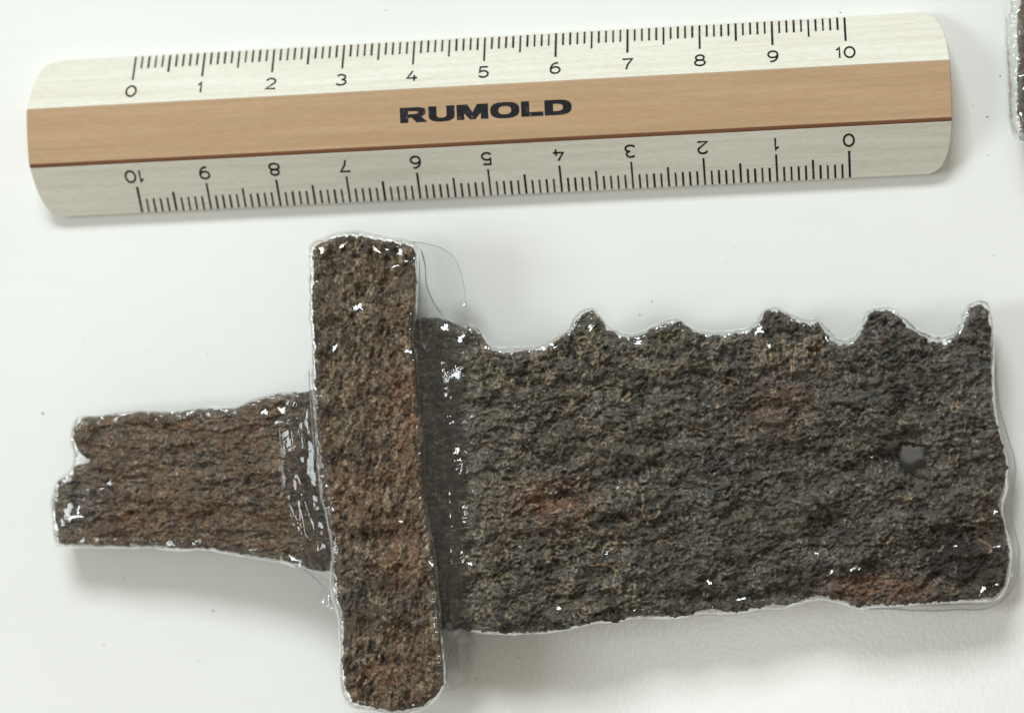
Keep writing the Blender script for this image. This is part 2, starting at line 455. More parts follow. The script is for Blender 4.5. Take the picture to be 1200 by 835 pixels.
def slab(name, poly, zplane, topf, botf, colf, parent, origin, step=1.2, ragged=1.6, rad=8.0, holes=(), rows=5, wall_col=None, seed=0, rim=0.0028, taper=None):
    poly = np.array(poly, float)
    x0, y0 = poly.min(0) - 6; x1, y1 = poly.max(0) + 6
    gx = np.arange(x0, x1, step); gy = np.arange(y0, y1, step)
    PX, PY = np.meshgrid(gx, gy)
    wx = ragged * fbm(PX / 9, PY / 9, 3, seed + 1, 0.6) * 2; wy = ragged * fbm(PX / 9, PY / 9, 3, seed + 2, 0.6) * 2
    D = sdf_poly(PX + wx, PY + wy, poly)
    for h in holes: D = np.maximum(D, -sdf_poly(PX + wx, PY + wy, np.array(h, float)))
    gyd, gxd = np.gradient(D, step)
    gl = np.maximum(np.hypot(gxd, gyd), 0.3)
    ok = D < 0.55 * step
    cell = ok[:-1, :-1] & ok[1:, :-1] & ok[:-1, 1:] & ok[1:, 1:]
    snap = D > -0.6 * step
    SX = np.where(snap, PX - D * gxd / gl ** 2, PX); SY = np.where(snap, PY - D * gyd / gl ** 2, PY)
    Dn = np.clip(-D, 0, None)
    e = np.clip(Dn / rad, 0, 1); rnd_ = 1 - np.sqrt(np.clip(1 - (1 - e) ** 2, 0, 1))
    zp = zplane(SX, SY)
    zt = zp + topf(SX, SY, Dn) ; zb = zp + botf(SX, SY, Dn)
    thick = zt - zb
    zt = zt - np.minimum(rnd_ * rad * 0.00012 * 0.9, thick * 0.42); zb = zb + np.minimum(rnd_ * rad * 0.00012 * 0.7, thick * 0.38)
    W = unproj(SX.ravel(), SY.ravel(), zp.ravel() + rim)     # the outline was measured on the upper edge
    ny, nx = D.shape
    ii = np.arange(ny * nx).reshape(ny, nx)
    c = cell
    Q = np.stack([ii[1:, :-1][c], ii[1:, 1:][c], ii[:-1, 1:][c], ii[:-1, :-1][c]], 1)   # y px goes down -> ccw seen from above
    used = np.unique(Q); remap = -np.ones(ny * nx, int); remap[used] = np.arange(len(used))
    Q = remap[Q]; nU = len(used)
    top = W[used].copy(); top[:, 2] = zt.ravel()[used]
    bot = W[used].copy(); bot[:, 2] = zb.ravel()[used]
    if taper: bot[:, :2] += taper(SX.ravel()[used], SY.ravel()[used])
    col = colf(SX.ravel()[used], SY.ravel()[used], Dn.ravel()[used])
    # boundary edges
    E = np.concatenate([Q[:, [0, 1]], Q[:, [1, 2]], Q[:, [2, 3]], Q[:, [3, 0]]])
    key = E[:, 0].astype(np.int64) * nU + E[:, 1]; rkey = E[:, 1].astype(np.int64) * nU + E[:, 0]
    B = E[~np.isin(key, rkey)]
    bv = np.unique(B); bmap = -np.ones(nU, int); bmap[bv] = np.arange(len(bv))
    gxu = gxd.ravel()[used][bv]; gyu = gyd.ravel()[used][bv]; gg = np.maximum(np.hypot(gxu, gyu), .3)
    nrm = np.stack([gxu / gg, -gyu / gg], 1)
    rowsv = []
    tb, bb = top[bv], bot[bv]
    bpx, bpy = SX.ravel()[used][bv], SY.ravel()[used][bv]
    for r in range(1, rows):
        t = r / rows; p = tb * (1 - t) + bb * t
        bulge = 0.0001 * math.sin(math.pi * t) * 1.5 + 0.00016 * fbm(bpx / 14 + r * 0.9, bpy / 14 - r * 1.3, 3, seed + 5)
        p = p.copy(); p[:, :2] += nrm * np.asarray(bulge)[:, None]
        rowsv.append(p)
    verts = np.concatenate([top, bot] + rowsv)
    quads = [Q, Q[:, ::-1] + nU]
    def vid(r, e):
        if r == 0: return e
        if r == rows: return e + nU
        return 2 * nU + (r - 1) * len(bv) + bmap[e]
    for r in range(rows):
        quads.append(np.stack([vid(r, B[:, 1]), vid(r, B[:, 0]), vid(r + 1, B[:, 0]), vid(r + 1, B[:, 1])], 1))
    quads = np.concatenate(quads)
    cw = col[bv] if wall_col is None else wall_col(bpx, bpy)
    cols = np.concatenate([col, col] + [cw] * (rows - 1))
    verts = verts - np.array(origin)[None, :]
    me = mesh_quads(name, verts, quads)
    at = me.color_attributes.new('rust', 'FLOAT_COLOR', 'POINT')
    at.data.foreach_set('color', np.concatenate([np.clip(cols, 0, 1), np.ones((len(cols), 1))], 1).astype(np.float32).ravel())
    return link(name, me, M_IRON, parent)

def lerpc(a, b, t):
    return np.asarray(a)[None, :] * (1 - t[:, None]) + np.asarray(b)[None, :] * t[:, None] if np.ndim(a) == 1 and np.ndim(b) == 1 else \
        (np.asarray(a) * (1 - t[:, None]) + np.asarray(b) * t[:, None])

# curly root traces, drawn once on a photo-sized raster and read back by every part
RS = 2
ROOT = np.zeros((int(PH) * RS, int(PW) * RS), np.float32)
def stamp(x, y, r, a=1.0):
    cx, cy = x * RS, y * RS; R_ = int(r * RS + 2)
    ix, iy = int(cx), int(cy)
    if ix < R_ + 1 or iy < R_ + 1 or ix > PW * RS - R_ - 2 or iy > PH * RS - R_ - 2: return
    yy, xx = np.mgrid[iy - R_:iy + R_ + 1, ix - R_:ix + R_ + 1]
    k = a * np.clip(1.3 - np.hypot(xx - cx, yy - cy) / (r * RS), 0, 1)
    sl_ = ROOT[iy - R_:iy + R_ + 1, ix - R_:ix + R_ + 1]; np.maximum(sl_, k, out=sl_)
rr = random.Random(11)
def squiggle(x, y, ang, length, curl, r, a=1.0):
    k = rr.uniform(-curl, curl)
    for i in range(int(length)):
        stamp(x, y, r * (0.8 + 0.2 * math.sin(i * 0.9)), a)
        x += math.cos(ang) * 1.0; y += math.sin(ang) * 1.0
        k += rr.gauss(0, curl * 0.35); k = max(-curl * 1.4, min(curl * 1.4, k)); ang += k
for i in range(620):
    # thickest on the half of the blade next to the guard
    while True:
        x = rr.uniform(548, 1165); y = rr.uniform(390, 735)
        dens = 0.18 + 0.9 * math.exp(-((x - 640) / 120) ** 2) * (0.45 + 0.8 * math.exp(-((y - 640) / 70) ** 2)) + 0.5 * math.exp(-((y - 430) / 45) ** 2) * (x < 980)
        if rr.random() < dens: break
    small = rr.random() < 0.55
    squiggle(x, y, rr.uniform(0, 6.28), rr.uniform(8, 16) if small else rr.uniform(14, 40), rr.choice((0.5, 0.35)) if small else rr.uniform(0.1, 0.3), rr.uniform(0.8, 1.35), rr.uniform(0.35, 1.0))
for i in range(34):      # upright fibres near the toothed edge
    x = rr.choice((rr.uniform(885, 975), rr.uniform(560, 860))); squiggle(x, rr.uniform(388, 420), 1.57 + rr.gauss(0, .12), rr.uniform(14, 34), 0.03, rr.uniform(.9, 1.5), rr.uniform(.6, 1))
squiggle(745, 565, 0.75, 55, 0.06, 1.5); squiggle(772, 590, 1.2, 50, 0.10, 1.5); squiggle(690, 655, 1.4, 60, 0.12, 1.4); squiggle(888, 650, 0.25, 22, 0.04, 1.2)
squiggle(435, 650, 1.1, 60, 0.05, 1.5)
for i in range(170):     # guard
    squiggle(rr.uniform(372, 515), rr.uniform(300, 825), 1.57 + rr.gauss(0, .5), rr.uniform(6, 26), 0.16, rr.uniform(.9, 1.7), rr.uniform(.25, .9))
for i in range(80):      # tang
    squiggle(rr.uniform(70, 340), rr.uniform(480, 650), rr.gauss(0.1, .8), rr.uniform(5, 18), 0.25, rr.uniform(.8, 1.3), rr.uniform(.25, .8))
def roots(px, py):
    fx = np.clip(px * RS, 0, PW * RS - 2); fy = np.clip(py * RS, 0, PH * RS - 2)
    ix = fx.astype(int); iy = fy.astype(int); tx = fx - ix; ty = fy - iy
    return (ROOT[iy, ix] * (1 - tx) * (1 - ty) + ROOT[iy, ix + 1] * tx * (1 - ty) + ROOT[iy + 1, ix] * (1 - tx) * ty + ROOT[iy + 1, ix + 1] * tx * ty)

def flecks(c, x, y, sx_, sy_, seed, light, dark, amt):
    """pale mineral crusts and black scale, a few pixels each, thicker in some places than others"""
    wx_ = 4 * perlin(x / 9, y / 9, seed + 7); wy_ = 4 * perlin(x / 9, y / 9, seed + 8)
    f = fbm((x + wx_) / sx_, (y + wy_) / sy_, 3, seed, 0.7); big = fbm(x / 45, y / 32, 2, seed + 4)
    c = lerpc(c, np.array(light), amt * sstep(0.10, 0.42, f + 0.35 * big))
    g = fbm((x - wx_) / (sx_ * 1.5), (y + wy_) / (sy_ * 1.2), 3, seed + 2, 0.7); big2 = fbm(x / 60, y / 40, 2, seed + 5)
    return lerpc(c, np.array(dark), 0.85 * sstep(0.08, 0.36, g + 0.4 * big2))
def terr(f, n):
    """soft terraces: flaking layers"""
    g = f * n; k = np.floor(g); return (k + sstep(0.55, 1.0, g - k)) / n

# --- outlines measured on the object (photo pixels, laid at the height of each part)
BLADE = [(452, 376), (490, 374), (513, 373), (528, 381), (545, 384), (557, 386), (566, 402), (576, 413), (600, 414), (618, 412), (635, 411), (648, 403), (660, 393), (672, 388), (677, 375), (684, 367), (694, 365), (703, 375), (709, 385), (722, 393), (735, 398), (748, 396), (763, 386), (781, 380), (798, 377), (812, 391), (832, 395), (855, 393), (876, 391), (886, 384), (893, 375), (899, 366), (910, 364), (923, 371), (937, 378), (949, 383), (957, 378), (963, 383), (968, 393), (981, 405), (997, 405), (1008, 396), (1013, 386), (1017, 373), (1026, 365), (1046, 365), (1055, 374), (1063, 385), (1075, 391), (1089, 401), (1109, 403), (1121, 394), (1130, 387), (1133, 371), (1138, 360), (1148, 357), (1157, 364), (1160, 387), (1161, 420), (1161, 450), (1164, 479), (1169, 503), (1175, 525), (1180, 547), (1177, 562), (1170, 591), (1174, 609), (1181, 630), (1181, 664), (1176, 686), (1163, 701), (1140, 702), (1115, 703), (1081, 706), (1050, 707), (1030, 707), (1006, 710), (989, 703), (974, 698), (957, 696), (940, 702), (920, 709), (905, 707), (890, 711), (870, 715), (850, 716), (835, 712), (818, 715), (800, 721), (784, 722), (760, 722), (742, 721), (722, 728), (701, 726), (681, 732), (653, 737), (618, 740), (590, 741), (566, 739), (545, 737), (490, 738), (470, 738)]
HOLE = [(1055, 525), (1061, 518), (1069, 522), (1084, 523), (1089, 530), (1083, 539), (1087, 548), (1077, 550), (1070, 558), (1061, 556), (1057, 547), (1053, 535)]
GUARD = [(366, 294), (371, 286), (380, 284), (395, 278), (416, 276), (437, 280), (458, 283), (477, 287), (486, 291), (487, 330), (486, 352), (483, 374), (482, 398), (487, 430), (489, 458), (491, 480), (495, 518), (494, 556), (498, 600), (506, 640), (509, 668), (512, 700), (515, 740), (518, 782), (520, 800), (509, 817), (491, 829), (467, 833), (441, 829), (413, 822), (405, 803), (402, 780), (402, 740), (399, 717), (394, 698), (392, 675), (393, 645), (388, 612), (380, 578), (375, 526), (371, 469), (369, 439), (370, 407), (367, 371), (366, 339)]
TANG = [(95, 491), (127, 488), (160, 485), (200, 485), (240, 481), (273, 480), (293, 472), (318, 465), (347, 461), (395, 456), (412, 668), (395, 669), (370, 667), (353, 661), (331, 656), (301, 651), (268, 646), (240, 641), (208, 642), (181, 638), (160, 640), (128, 639), (100, 637), (69, 637), (67, 616), (63, 590), (69, 563), (85, 556), (88, 546), (106, 543), (104, 537), (92, 530), (90, 525), (85, 508)]

cm = 0.01
sword_loc = unproj([450], [555], 0.0)[0]; sword_loc[2] = 0.0
sword = empty('sword_fragment', tuple(sword_loc))
tag(sword, 'corroded dark brown iron sword fragment with guard and stub of tang, sealed in clear film', 'sword')

# -- blade
def blade_plane(x, y): return (0.82 - 0.36 * np.clip((x - 500) / 680, -0.2, 1.2)) * cm
def pits(x, y):
    return (0.11 * blob(x, y, 655, 578, 26, 11) + 0.05 * blob(x, y, 630, 572, 34, 22) + 0.20 * blob(x, y, 1036, 538, 19, 12) + 0.12 * blob(x, y, 1068, 512, 18, 7) + 0.10 * blob(x, y, 955, 618, 34, 12) + 0.12 * blob(x, y, 830, 700, 26, 14)
            + 0.10 * blob(x, y, 930, 692, 32, 14) + 0.07 * blob(x, y, 880, 487, 22, 13) + 0.09 * blob(x, y, 1110, 660, 40, 18) + 0.05 * blob(x, y, 1150, 605, 16, 12) + 0.05 * blob(x, y, 775, 635, 24, 8)
            + 0.05 * blob(x, y, 1070, 640, 50, 7) + 0.05 * blob(x, y, 700, 560, 12, 26) + 0.04 * blob(x, y, 975, 445, 50, 8))
def blade_top(x, y, d):
    mid = 0.34 + 0.10 * np.clip(d / 150, 0, 1)
    wx_ = 16 * fbm(x / 34, y / 34, 3, 5); wy_ = 13 * fbm(x / 30, y / 30, 3, 6)
    lay = terr(fbm((x + wx_) / 90, (y + wy_ + 0.08 * x) / 36, 4, 3, 0.62) + 0.35, 6)
    cr1 = np.abs(fbm((x + wx_) / 19, (y + wy_) / 11, 3, 14, 0.65)); cr2 = np.abs(perlin((x + wx_) / 6.5, (y + wy_) / 5.2, 17))
    big = fbm(x / 60, y / 38, 3, 8)
    med = fbm(x / 23, y / 13, 5, 12, 0.78); rid = 1 - 2 * np.abs(fbm(x / 11, y / 8, 3, 21, 0.6))
    fin = fbm(x / 4.6, y / 4.0, 2, 33, 0.7)
    calm = 1 - 0.55 * sstep(600, 540, x)
    h = mid + calm * (0.30 * lay + 0.060 * big + 0.13 * med + 0.045 * cr1 + 0.020 * cr2 + 0.026 * fin) + 0.016 * roots(x, y) - pits(x, y) * (1 + 0.6 * med)
    return h * cm
def blade_bot(x, y, d): return (-0.20 - 0.08 * np.clip(d / 150, 0, 1) + 0.03 * fbm(x / 20, y / 20, 3, 40)) * cm
def blade_col(x, y, d):
    t = np.clip(0.5 + 0.95 * fbm(x / 30, y / 22, 5, 51, 0.62), 0, 1)
    c = lerpc((0.040, 0.036, 0.031), (0.105, 0.092, 0.071), t)
    gr = sstep(-0.15, 0.35, fbm(x / 70, y / 50, 3, 60)) * sstep(560, 800, x)
    c = lerpc(c, np.array((0.080, 0.079, 0.074)), 0.55 * gr)
    tan = sstep(0.12, 0.5, fbm(x / 16, y / 11, 4, 66, 0.6)) * (0.35 + 0.5 * blob(x, y, 700, 430, 220, 60) + 0.3 * blob(x, y, 610, 640, 90, 90))
    c = lerpc(c, np.array((0.19, 0.145, 0.085)), np.clip(tan * 0.7, 0, 1))
    red = 0.95 * blob(x, y, 650, 585, 44, 26) + 0.9 * blob(x, y, 1030, 688, 62, 17) + 0.45 * blob(x, y, 915, 475, 36, 30) + 0.35 * blob(x, y, 1165, 620, 20, 40) + 0.3 * blob(x, y, 1030, 400, 10, 10)
    red = red * np.clip(0.75 + 1.1 * fbm(x / 13, y / 10, 3, 71), 0, 1.3) + 0.28 * sstep(0.3, .55, fbm(x / 26, y / 18, 3, 75))
    c = lerpc(c, np.array((0.165, 0.078, 0.044)), np.clip(red, 0, 0.75))
    c = flecks(c, x, y, 7.5, 5.5, 90, (0.235, 0.212, 0.170), (0.018, 0.016, 0.014), 0.5)
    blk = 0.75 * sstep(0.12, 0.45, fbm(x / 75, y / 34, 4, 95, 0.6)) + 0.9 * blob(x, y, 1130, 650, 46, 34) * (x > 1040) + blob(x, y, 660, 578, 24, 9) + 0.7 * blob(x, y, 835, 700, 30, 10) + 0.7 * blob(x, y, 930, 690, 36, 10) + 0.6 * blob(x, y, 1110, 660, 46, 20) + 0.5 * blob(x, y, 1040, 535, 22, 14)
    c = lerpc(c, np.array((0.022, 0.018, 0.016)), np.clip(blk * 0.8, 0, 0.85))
    r = roots(x, y)
    hue = np.clip(0.5 + fbm(x / 40, y / 40, 2, 81), 0, 1)
    rc = lerpc((0.36, 0.295, 0.190), (0.34, 0.235, 0.165), hue)
    return lerpc(c, rc, np.clip(r * 0.72, 0, 1))
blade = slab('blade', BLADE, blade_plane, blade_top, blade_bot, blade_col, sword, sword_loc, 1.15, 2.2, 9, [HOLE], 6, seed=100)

# -- guard
def guard_plane(x, y): return np.full(np.shape(x), 1.30 * cm)
def guard_top(x, y, d):
    ux = x - (y - 555) * 0.065
    wx_ = 10 * fbm(x / 26, y / 34, 3, 105); wy_ = 14 * fbm(x / 30, y / 30, 3, 106)
    lay = terr(fbm((ux + wx_) / 24, (y + wy_) / 60, 4, 103, 0.6) + 0.35, 7)
    cr1 = np.abs(fbm((x + wx_) / 9, (y + wy_) / 14, 3, 114, 0.65)); cr2 = np.abs(perlin((x + wx_) / 5.4, (y + wy_) / 6.5, 117))
    h = 0.17 + 0.20 * lay + 0.035 * cr1 + 0.018 * cr2 + 0.11 * fbm(x / 12, y / 22, 5, 119, 0.78) + 0.035 * fbm(x / 32, y / 42, 3, 108) + 0.030 * fbm(x / 10, y / 16, 3, 112, 0.6) + 0.018 * fbm(x / 4.4, y / 5, 2, 118, .7) + 0.014 * roots(x, y)
    h = h - 0.12 * blob(x, y, 447, 628, 42, 11) - 0.05 * blob(x, y, 420, 690, 16, 26) - 0.04 * blob(x, y, 460, 540, 10, 40)
    return h * cm
def guard_bot(x, y, d): return np.full(np.shape(x), -1.28 * cm) + 0.0003 * np.abs(fbm(x / 30, y / 30, 2, 130))
def guard_col(x, y, d):
    t = np.clip(0.5 + 0.95 * fbm(x / 18, y / 34, 5, 151, .62), 0, 1)
    c = lerpc((0.050, 0.041, 0.033), (0.135, 0.098, 0.064), t)
    tan = sstep(0.05, 0.5, fbm(x / 11, y / 26, 4, 166, .6)) * (0.5 + 0.4 * blob(x, y, 430, 500, 60, 130))
    c = lerpc(c, np.array((0.33, 0.245, 0.15)), np.clip(tan * 0.8, 0, 1))
    red = 0.75 * blob(x, y, 478, 480, 26, 80) + 0.7 * blob(x, y, 470, 650, 36, 34) + 0.6 * blob(x, y, 450, 790, 60, 45) + 0.45 * blob(x, y, 415, 580, 40, 60)
    red = red * np.clip(0.6 + 1.2 * fbm(x / 12, y / 20, 4, 171), 0, 1.3)
    c = lerpc(c, np.array((0.185, 0.088, 0.048)), np.clip(red, 0, .72))
    c = lerpc(c, np.array((0.035, 0.030, 0.026)), 0.75 * np.clip(blob(x, y, 425, 700, 32, 48) + 0.8 * blob(x, y, 440, 627, 34, 8) + 0.5 * blob(x, y, 400, 390, 40, 30), 0, 1))
    c = flecks(c, x, y, 5.5, 9.0, 190, (0.285, 0.230, 0.165), (0.022, 0.018, 0.015), 0.62)
    r = roots(x, y)
    return lerpc(c, np.array((0.38, 0.29, 0.185)), np.clip(r * 0.6, 0, 1))
def guard_taper(x, y):      # the bar narrows towards its lower face
    ux = x - (443 + (y - 555) * 0.065)
    return np.stack([-0.34 * ux * 0.00012, 0.05 * (y - 555) * 0.00012], 1)
guard = slab('guard', GUARD, guard_plane, guard_top, guard_bot, guard_col, sword, sword_loc, 1.15, 1.8, 7, (), 14, seed=200, rim=0.0018, taper=guard_taper)

# -- tang
def tang_plane(x, y): return (0.38 + 0.36 * np.clip((x - 66) / 310, 0, 1.2)) * cm
def tang_top(x, y, d):
    wx_ = 14 * fbm(x / 30, y / 26, 3, 205); wy_ = 8 * fbm(x / 30, y / 26, 3, 206)
    lay = terr(fbm((x + wx_) / 66, (y + wy_) / 20, 4, 203, .6) + 0.35, 7)
    cr1 = np.abs(fbm((x + wx_) / 13, (y + wy_) / 8, 3, 214, 0.65)); cr2 = np.abs(perlin((x + wx_) / 6, (y + wy_) / 5, 217))
    h = 0.32 + 0.10 * np.clip(d / 80, 0, 1) + 0.15 * lay + 0.03 * cr1 + 0.016 * cr2 + 0.08 * fbm(x / 20, y / 11, 5, 219, 0.78) + 0.024 * fbm(x / 40, y / 26, 3, 208) + 0.024 * fbm(x / 12, y / 8, 3, 212, .6) + 0.015 * fbm(x / 4.4, y / 4, 2, 218, .7) + 0.010 * roots(x, y)
    return (h - 0.05 * blob(x, y, 280, 560, 22, 12)) * cm
def tang_bot(x, y, d): return (-0.26 + 0.03 * fbm(x / 20, y / 20, 3, 240)) * cm
def tang_col(x, y, d):
    t = np.clip(0.5 + 0.9 * fbm(x / 26, y / 15, 5, 251, .62), 0, 1)
    c = lerpc((0.056, 0.043, 0.033), (0.140, 0.100, 0.066), t)
    c = lerpc(c, np.array((0.155, 0.080, 0.045)), np.clip(0.6 * sstep(0.1, .5, fbm(x / 22, y / 14, 3, 260)) + 0.3 * blob(x, y, 170, 610, 60, 30), 0, .8))
    c = lerpc(c, np.array((0.085, 0.082, 0.074)), 0.7 * blob(x, y, 85, 600, 40, 40))
    c = flecks(c, x, y, 7.5, 5.0, 290, (0.235, 0.185, 0.135), (0.024, 0.019, 0.016), 0.55)
    return lerpc(c, np.array((0.28, 0.215, 0.145)), np.clip(roots(x, y) * 0.55, 0, 1))
tang = slab('tang', TANG, tang_plane, tang_top, tang_bot, tang_col, sword, sword_loc, 1.15, 1.8, 8, (), 6, seed=300)

# ------------------------------------------------------------------ the film where it stands off the metal
def resample(pts, gap):
    """Catmull-Rom through (x, y, extra...) rows, evenly spaced in x,y"""
    P = np.array(pts, float); out = []
    for i in range(len(P) - 1):
        p0 = P[max(i - 1, 0)]; p1 = P[i]; p2 = P[i + 1]; p3 = P[min(i + 2, len(P) - 1)]
        n = max(1, int(np.hypot(*(p2 - p1)[:2]) / gap))
        for k in range(n):
            t = k / n
            out.append(0.5 * ((2 * p1) + (-p0 + p2) * t + (2 * p0 - 5 * p1 + 4 * p2 - p3) * t * t + (-p0 + 3 * p1 - 3 * p2 + p3) * t ** 3))
    out.append(P[-1]); return np.array(out)
def film_link(name, me, loose, mat, parent):
    at = me.attributes.new('loose', 'FLOAT', 'POINT'); at.data.foreach_set('value', loose.astype(np.float32))
    return link(name, me, mat, parent)
def film_rim(name, path, ztop, zbot, mat, parent, origin, inner=9.0, seed=0, under=0.5):
    """film folding over an edge: path rows are (px, py, how far it stands out in px)"""
    R_ = resample(path, 2.5)
    x, y, w = R_[:, 0], R_[:, 1], R_[:, 2]
    tx = np.gradient(x); ty = np.gradient(y); L = np.hypot(tx, ty); nx_, ny_ = ty / L, -tx / L     # outward for a clockwise path on screen
    k = np.arange(len(x))
    wob = fbm(k / 9.0, k * 0 + seed, 3, 300 + seed); wob2 = fbm(k / 3.5, k * 0 + seed, 2, 320 + seed)
    zt, zb = ztop(x, y), zbot(x, y)
    # cross-section: a lead-in on the metal, a rounded shoulder, then down and back under
    nq = 9
    cols = []; loose = []
    wv = np.maximum(w - 0.6 + 1.6 * wob, 0.8); Rm = (inner + wv) * 0.00012
    zc = zt + 0.0002 + 0.00045 * fbm(k / 6.0, k * 0, 3, 330 + seed)
    sec = [(-inner - 5, 0.0, 0, 0.0), (-inner - 2.5, 0.0, 0, .6)]
    for j in range(nq): sec.append((None, math.pi / 2 * j / (nq - 1), 0, 1.0 if j < 4 else max(0.22, 1.0 - 0.2 * (j - 3))))
    sec += [(None, math.pi / 2, .5, .2), (None, math.pi / 2, 1.0, .15), (-inner * under, 0, 2.0, 0.0)]
    for j, (o, an, dn, lo_) in enumerate(sec):
        wr_ = 0.00022 * fbm(k / 5.0 + j * 0.12, k * 0 + j * .3, 3, 345 + seed) * (1.0 if lo_ > 0.15 else 0.3)
        off = np.full(len(k), float(o)) if o is not None else -inner + (inner + wv) * math.sin(an) - (0 if dn < .9 else wv * .6)
        zq = zc - Rm * (1 - math.cos(an)) if dn == 0 else (zb + (zc - Rm - zb) * (1 - dn * .5))
        off = off + 1.0 * wob2 * lo_
        cols.append(unproj(x + nx_ * off, y + ny_ * off, zq + wr_)); loose.append(lo_)
    G = np.stack(cols, 1); n, m_ = G.shape[:2]
    ii = np.arange(n * m_).reshape(n, m_)
    Q = np.stack([ii[:-1, :-1].ravel(), ii[:-1, 1:].ravel(), ii[1:, 1:].ravel(), ii[1:, :-1].ravel()], 1)
    me = mesh_quads(name, G.reshape(-1, 3) - np.array(origin)[None, :], Q)
    cl = np.broadcast_to(np.array(loose)[None, :], (n, m_))
    return film_link(name, me, cl.ravel(), mat, parent)

bt = lambda x, y: blade_plane(x, y) + 0.0036
bb = lambda x, y: blade_plane(x, y) - 0.0024
film_rim('film_edge', [(548, 379, 4), (562, 390, 4), (573, 406, 5), (588, 409, 4), (610, 409, 4), (632, 406, 4), (650, 397, 4), (668, 385, 3), (674, 371, 3), (686, 362, 2.5), (697, 363, 2.5), (708, 379, 4), (722, 389, 4), (737, 393, 4), (752, 390, 4), (768, 381, 3), (790, 374, 3), (802, 378, 3), (815, 388, 4), (835, 391, 4), (860, 389, 4), (878, 386, 5), (890, 371, 4), (898, 362, 3), (911, 361, 2.5), (926, 368, 3), (945, 376, 4), (958, 375, 3), (968, 386, 5), (982, 399, 6), (996, 399, 6), (1007, 389, 5), (1014, 369, 4), (1025, 361, 3), (1047, 361, 3), (1058, 374, 5), (1070, 385, 6), (1088, 395, 6), (1108, 397, 6), (1122, 387, 5), (1131, 364, 4), (1139, 355, 3), (1149, 353, 3), (1159, 359, 4), (1163, 380, 5), (1164, 420, 3), (1164, 455, 3), (1167, 485, 3), (1172, 512, 3), (1179, 540, 3), (1179, 570, 3), (1174, 595, 3), (1177, 616, 3), (1184, 640, 3), (1183, 668, 3), (1177, 691, 3), (1162, 703, 3), (1135, 704, 3), (1100, 705, 3), (1060, 708, 3), (1030, 709, 4), (1005, 712, 3.5), (985, 705, 4), (965, 701, 4), (945, 703, 4), (920, 711, 3), (890, 713, 3), (860, 718, 2.5), (820, 718, 2.5), (790, 724, 2.5), (745, 723, 2.5), (722, 729, 2.5), (700, 729, 2.5), (655, 739, 2.5), (615, 742, 2.5), (580, 742, 2.5), (552, 739, 3)], bt, bb, M_FILM, sword, sword_loc, 8, 1)
tt = lambda x, y: tang_plane(x, y) + 0.0037
tb_ = lambda x, y: tang_plane(x, y) - 0.0026
film_rim('film_edge', [(345, 663, 3), (331, 658, 3), (300, 653, 3), (268, 648, 3), (240, 643, 3), (208, 644, 3), (180, 641, 3), (150, 641, 3), (100, 640, 3), (72, 640, 3), (64, 630, 3), (61, 590, 4), (66, 565, 3), (80, 553, 4), (87, 535, 3), (83, 512, 3), (90, 491, 3), (110, 486, 3), (160, 482, 3), (200, 482, 3), (240, 478, 3), (272, 477, 3), (293, 469, 3), (318, 462, 3), (344, 459, 3)], tt, tb_, M_FILM, sword, sword_loc, 7, 2)
gt = lambda x, y: np.full(np.shape(x), 1.53 * cm)
gb = lambda x, y: np.full(np.shape(x), 0.70 * cm)
film_rim('film_edge', [(519, 803, 3), (508, 818, 4), (490, 831, 3), (466, 835, 3), (440, 831, 3), (411, 825, 4), (402, 805, 4), (399, 780, 3), (399, 740, 3), (396, 717, 3), (391, 698, 4), (389, 675, 4), (390, 645, 3), (385, 612, 4), (377, 578, 4), (372, 526, 4), (368, 469, 3), (366, 439, 3), (366, 407, 3), (363, 371, 3), (363, 339, 3), (363, 296, 3), (369, 284, 3), (380, 280, 3), (395, 275, 3), (416, 272, 3), (437, 276, 3), (458, 280, 3), (478, 284, 3), (489, 291, 3), (489, 330, 2), (487, 372, 2), (485, 398, 2), (490, 430, 2), (492, 470, 2), (498, 518, 2), (497, 556, 2), (501, 600, 2), (509, 640, 2), (512, 668, 2), (515, 700, 2), (518, 740, 2), (521, 782, 2), (521, 800, 3)], gt, gb, M_FILM, sword, sword_loc, 6, 3)

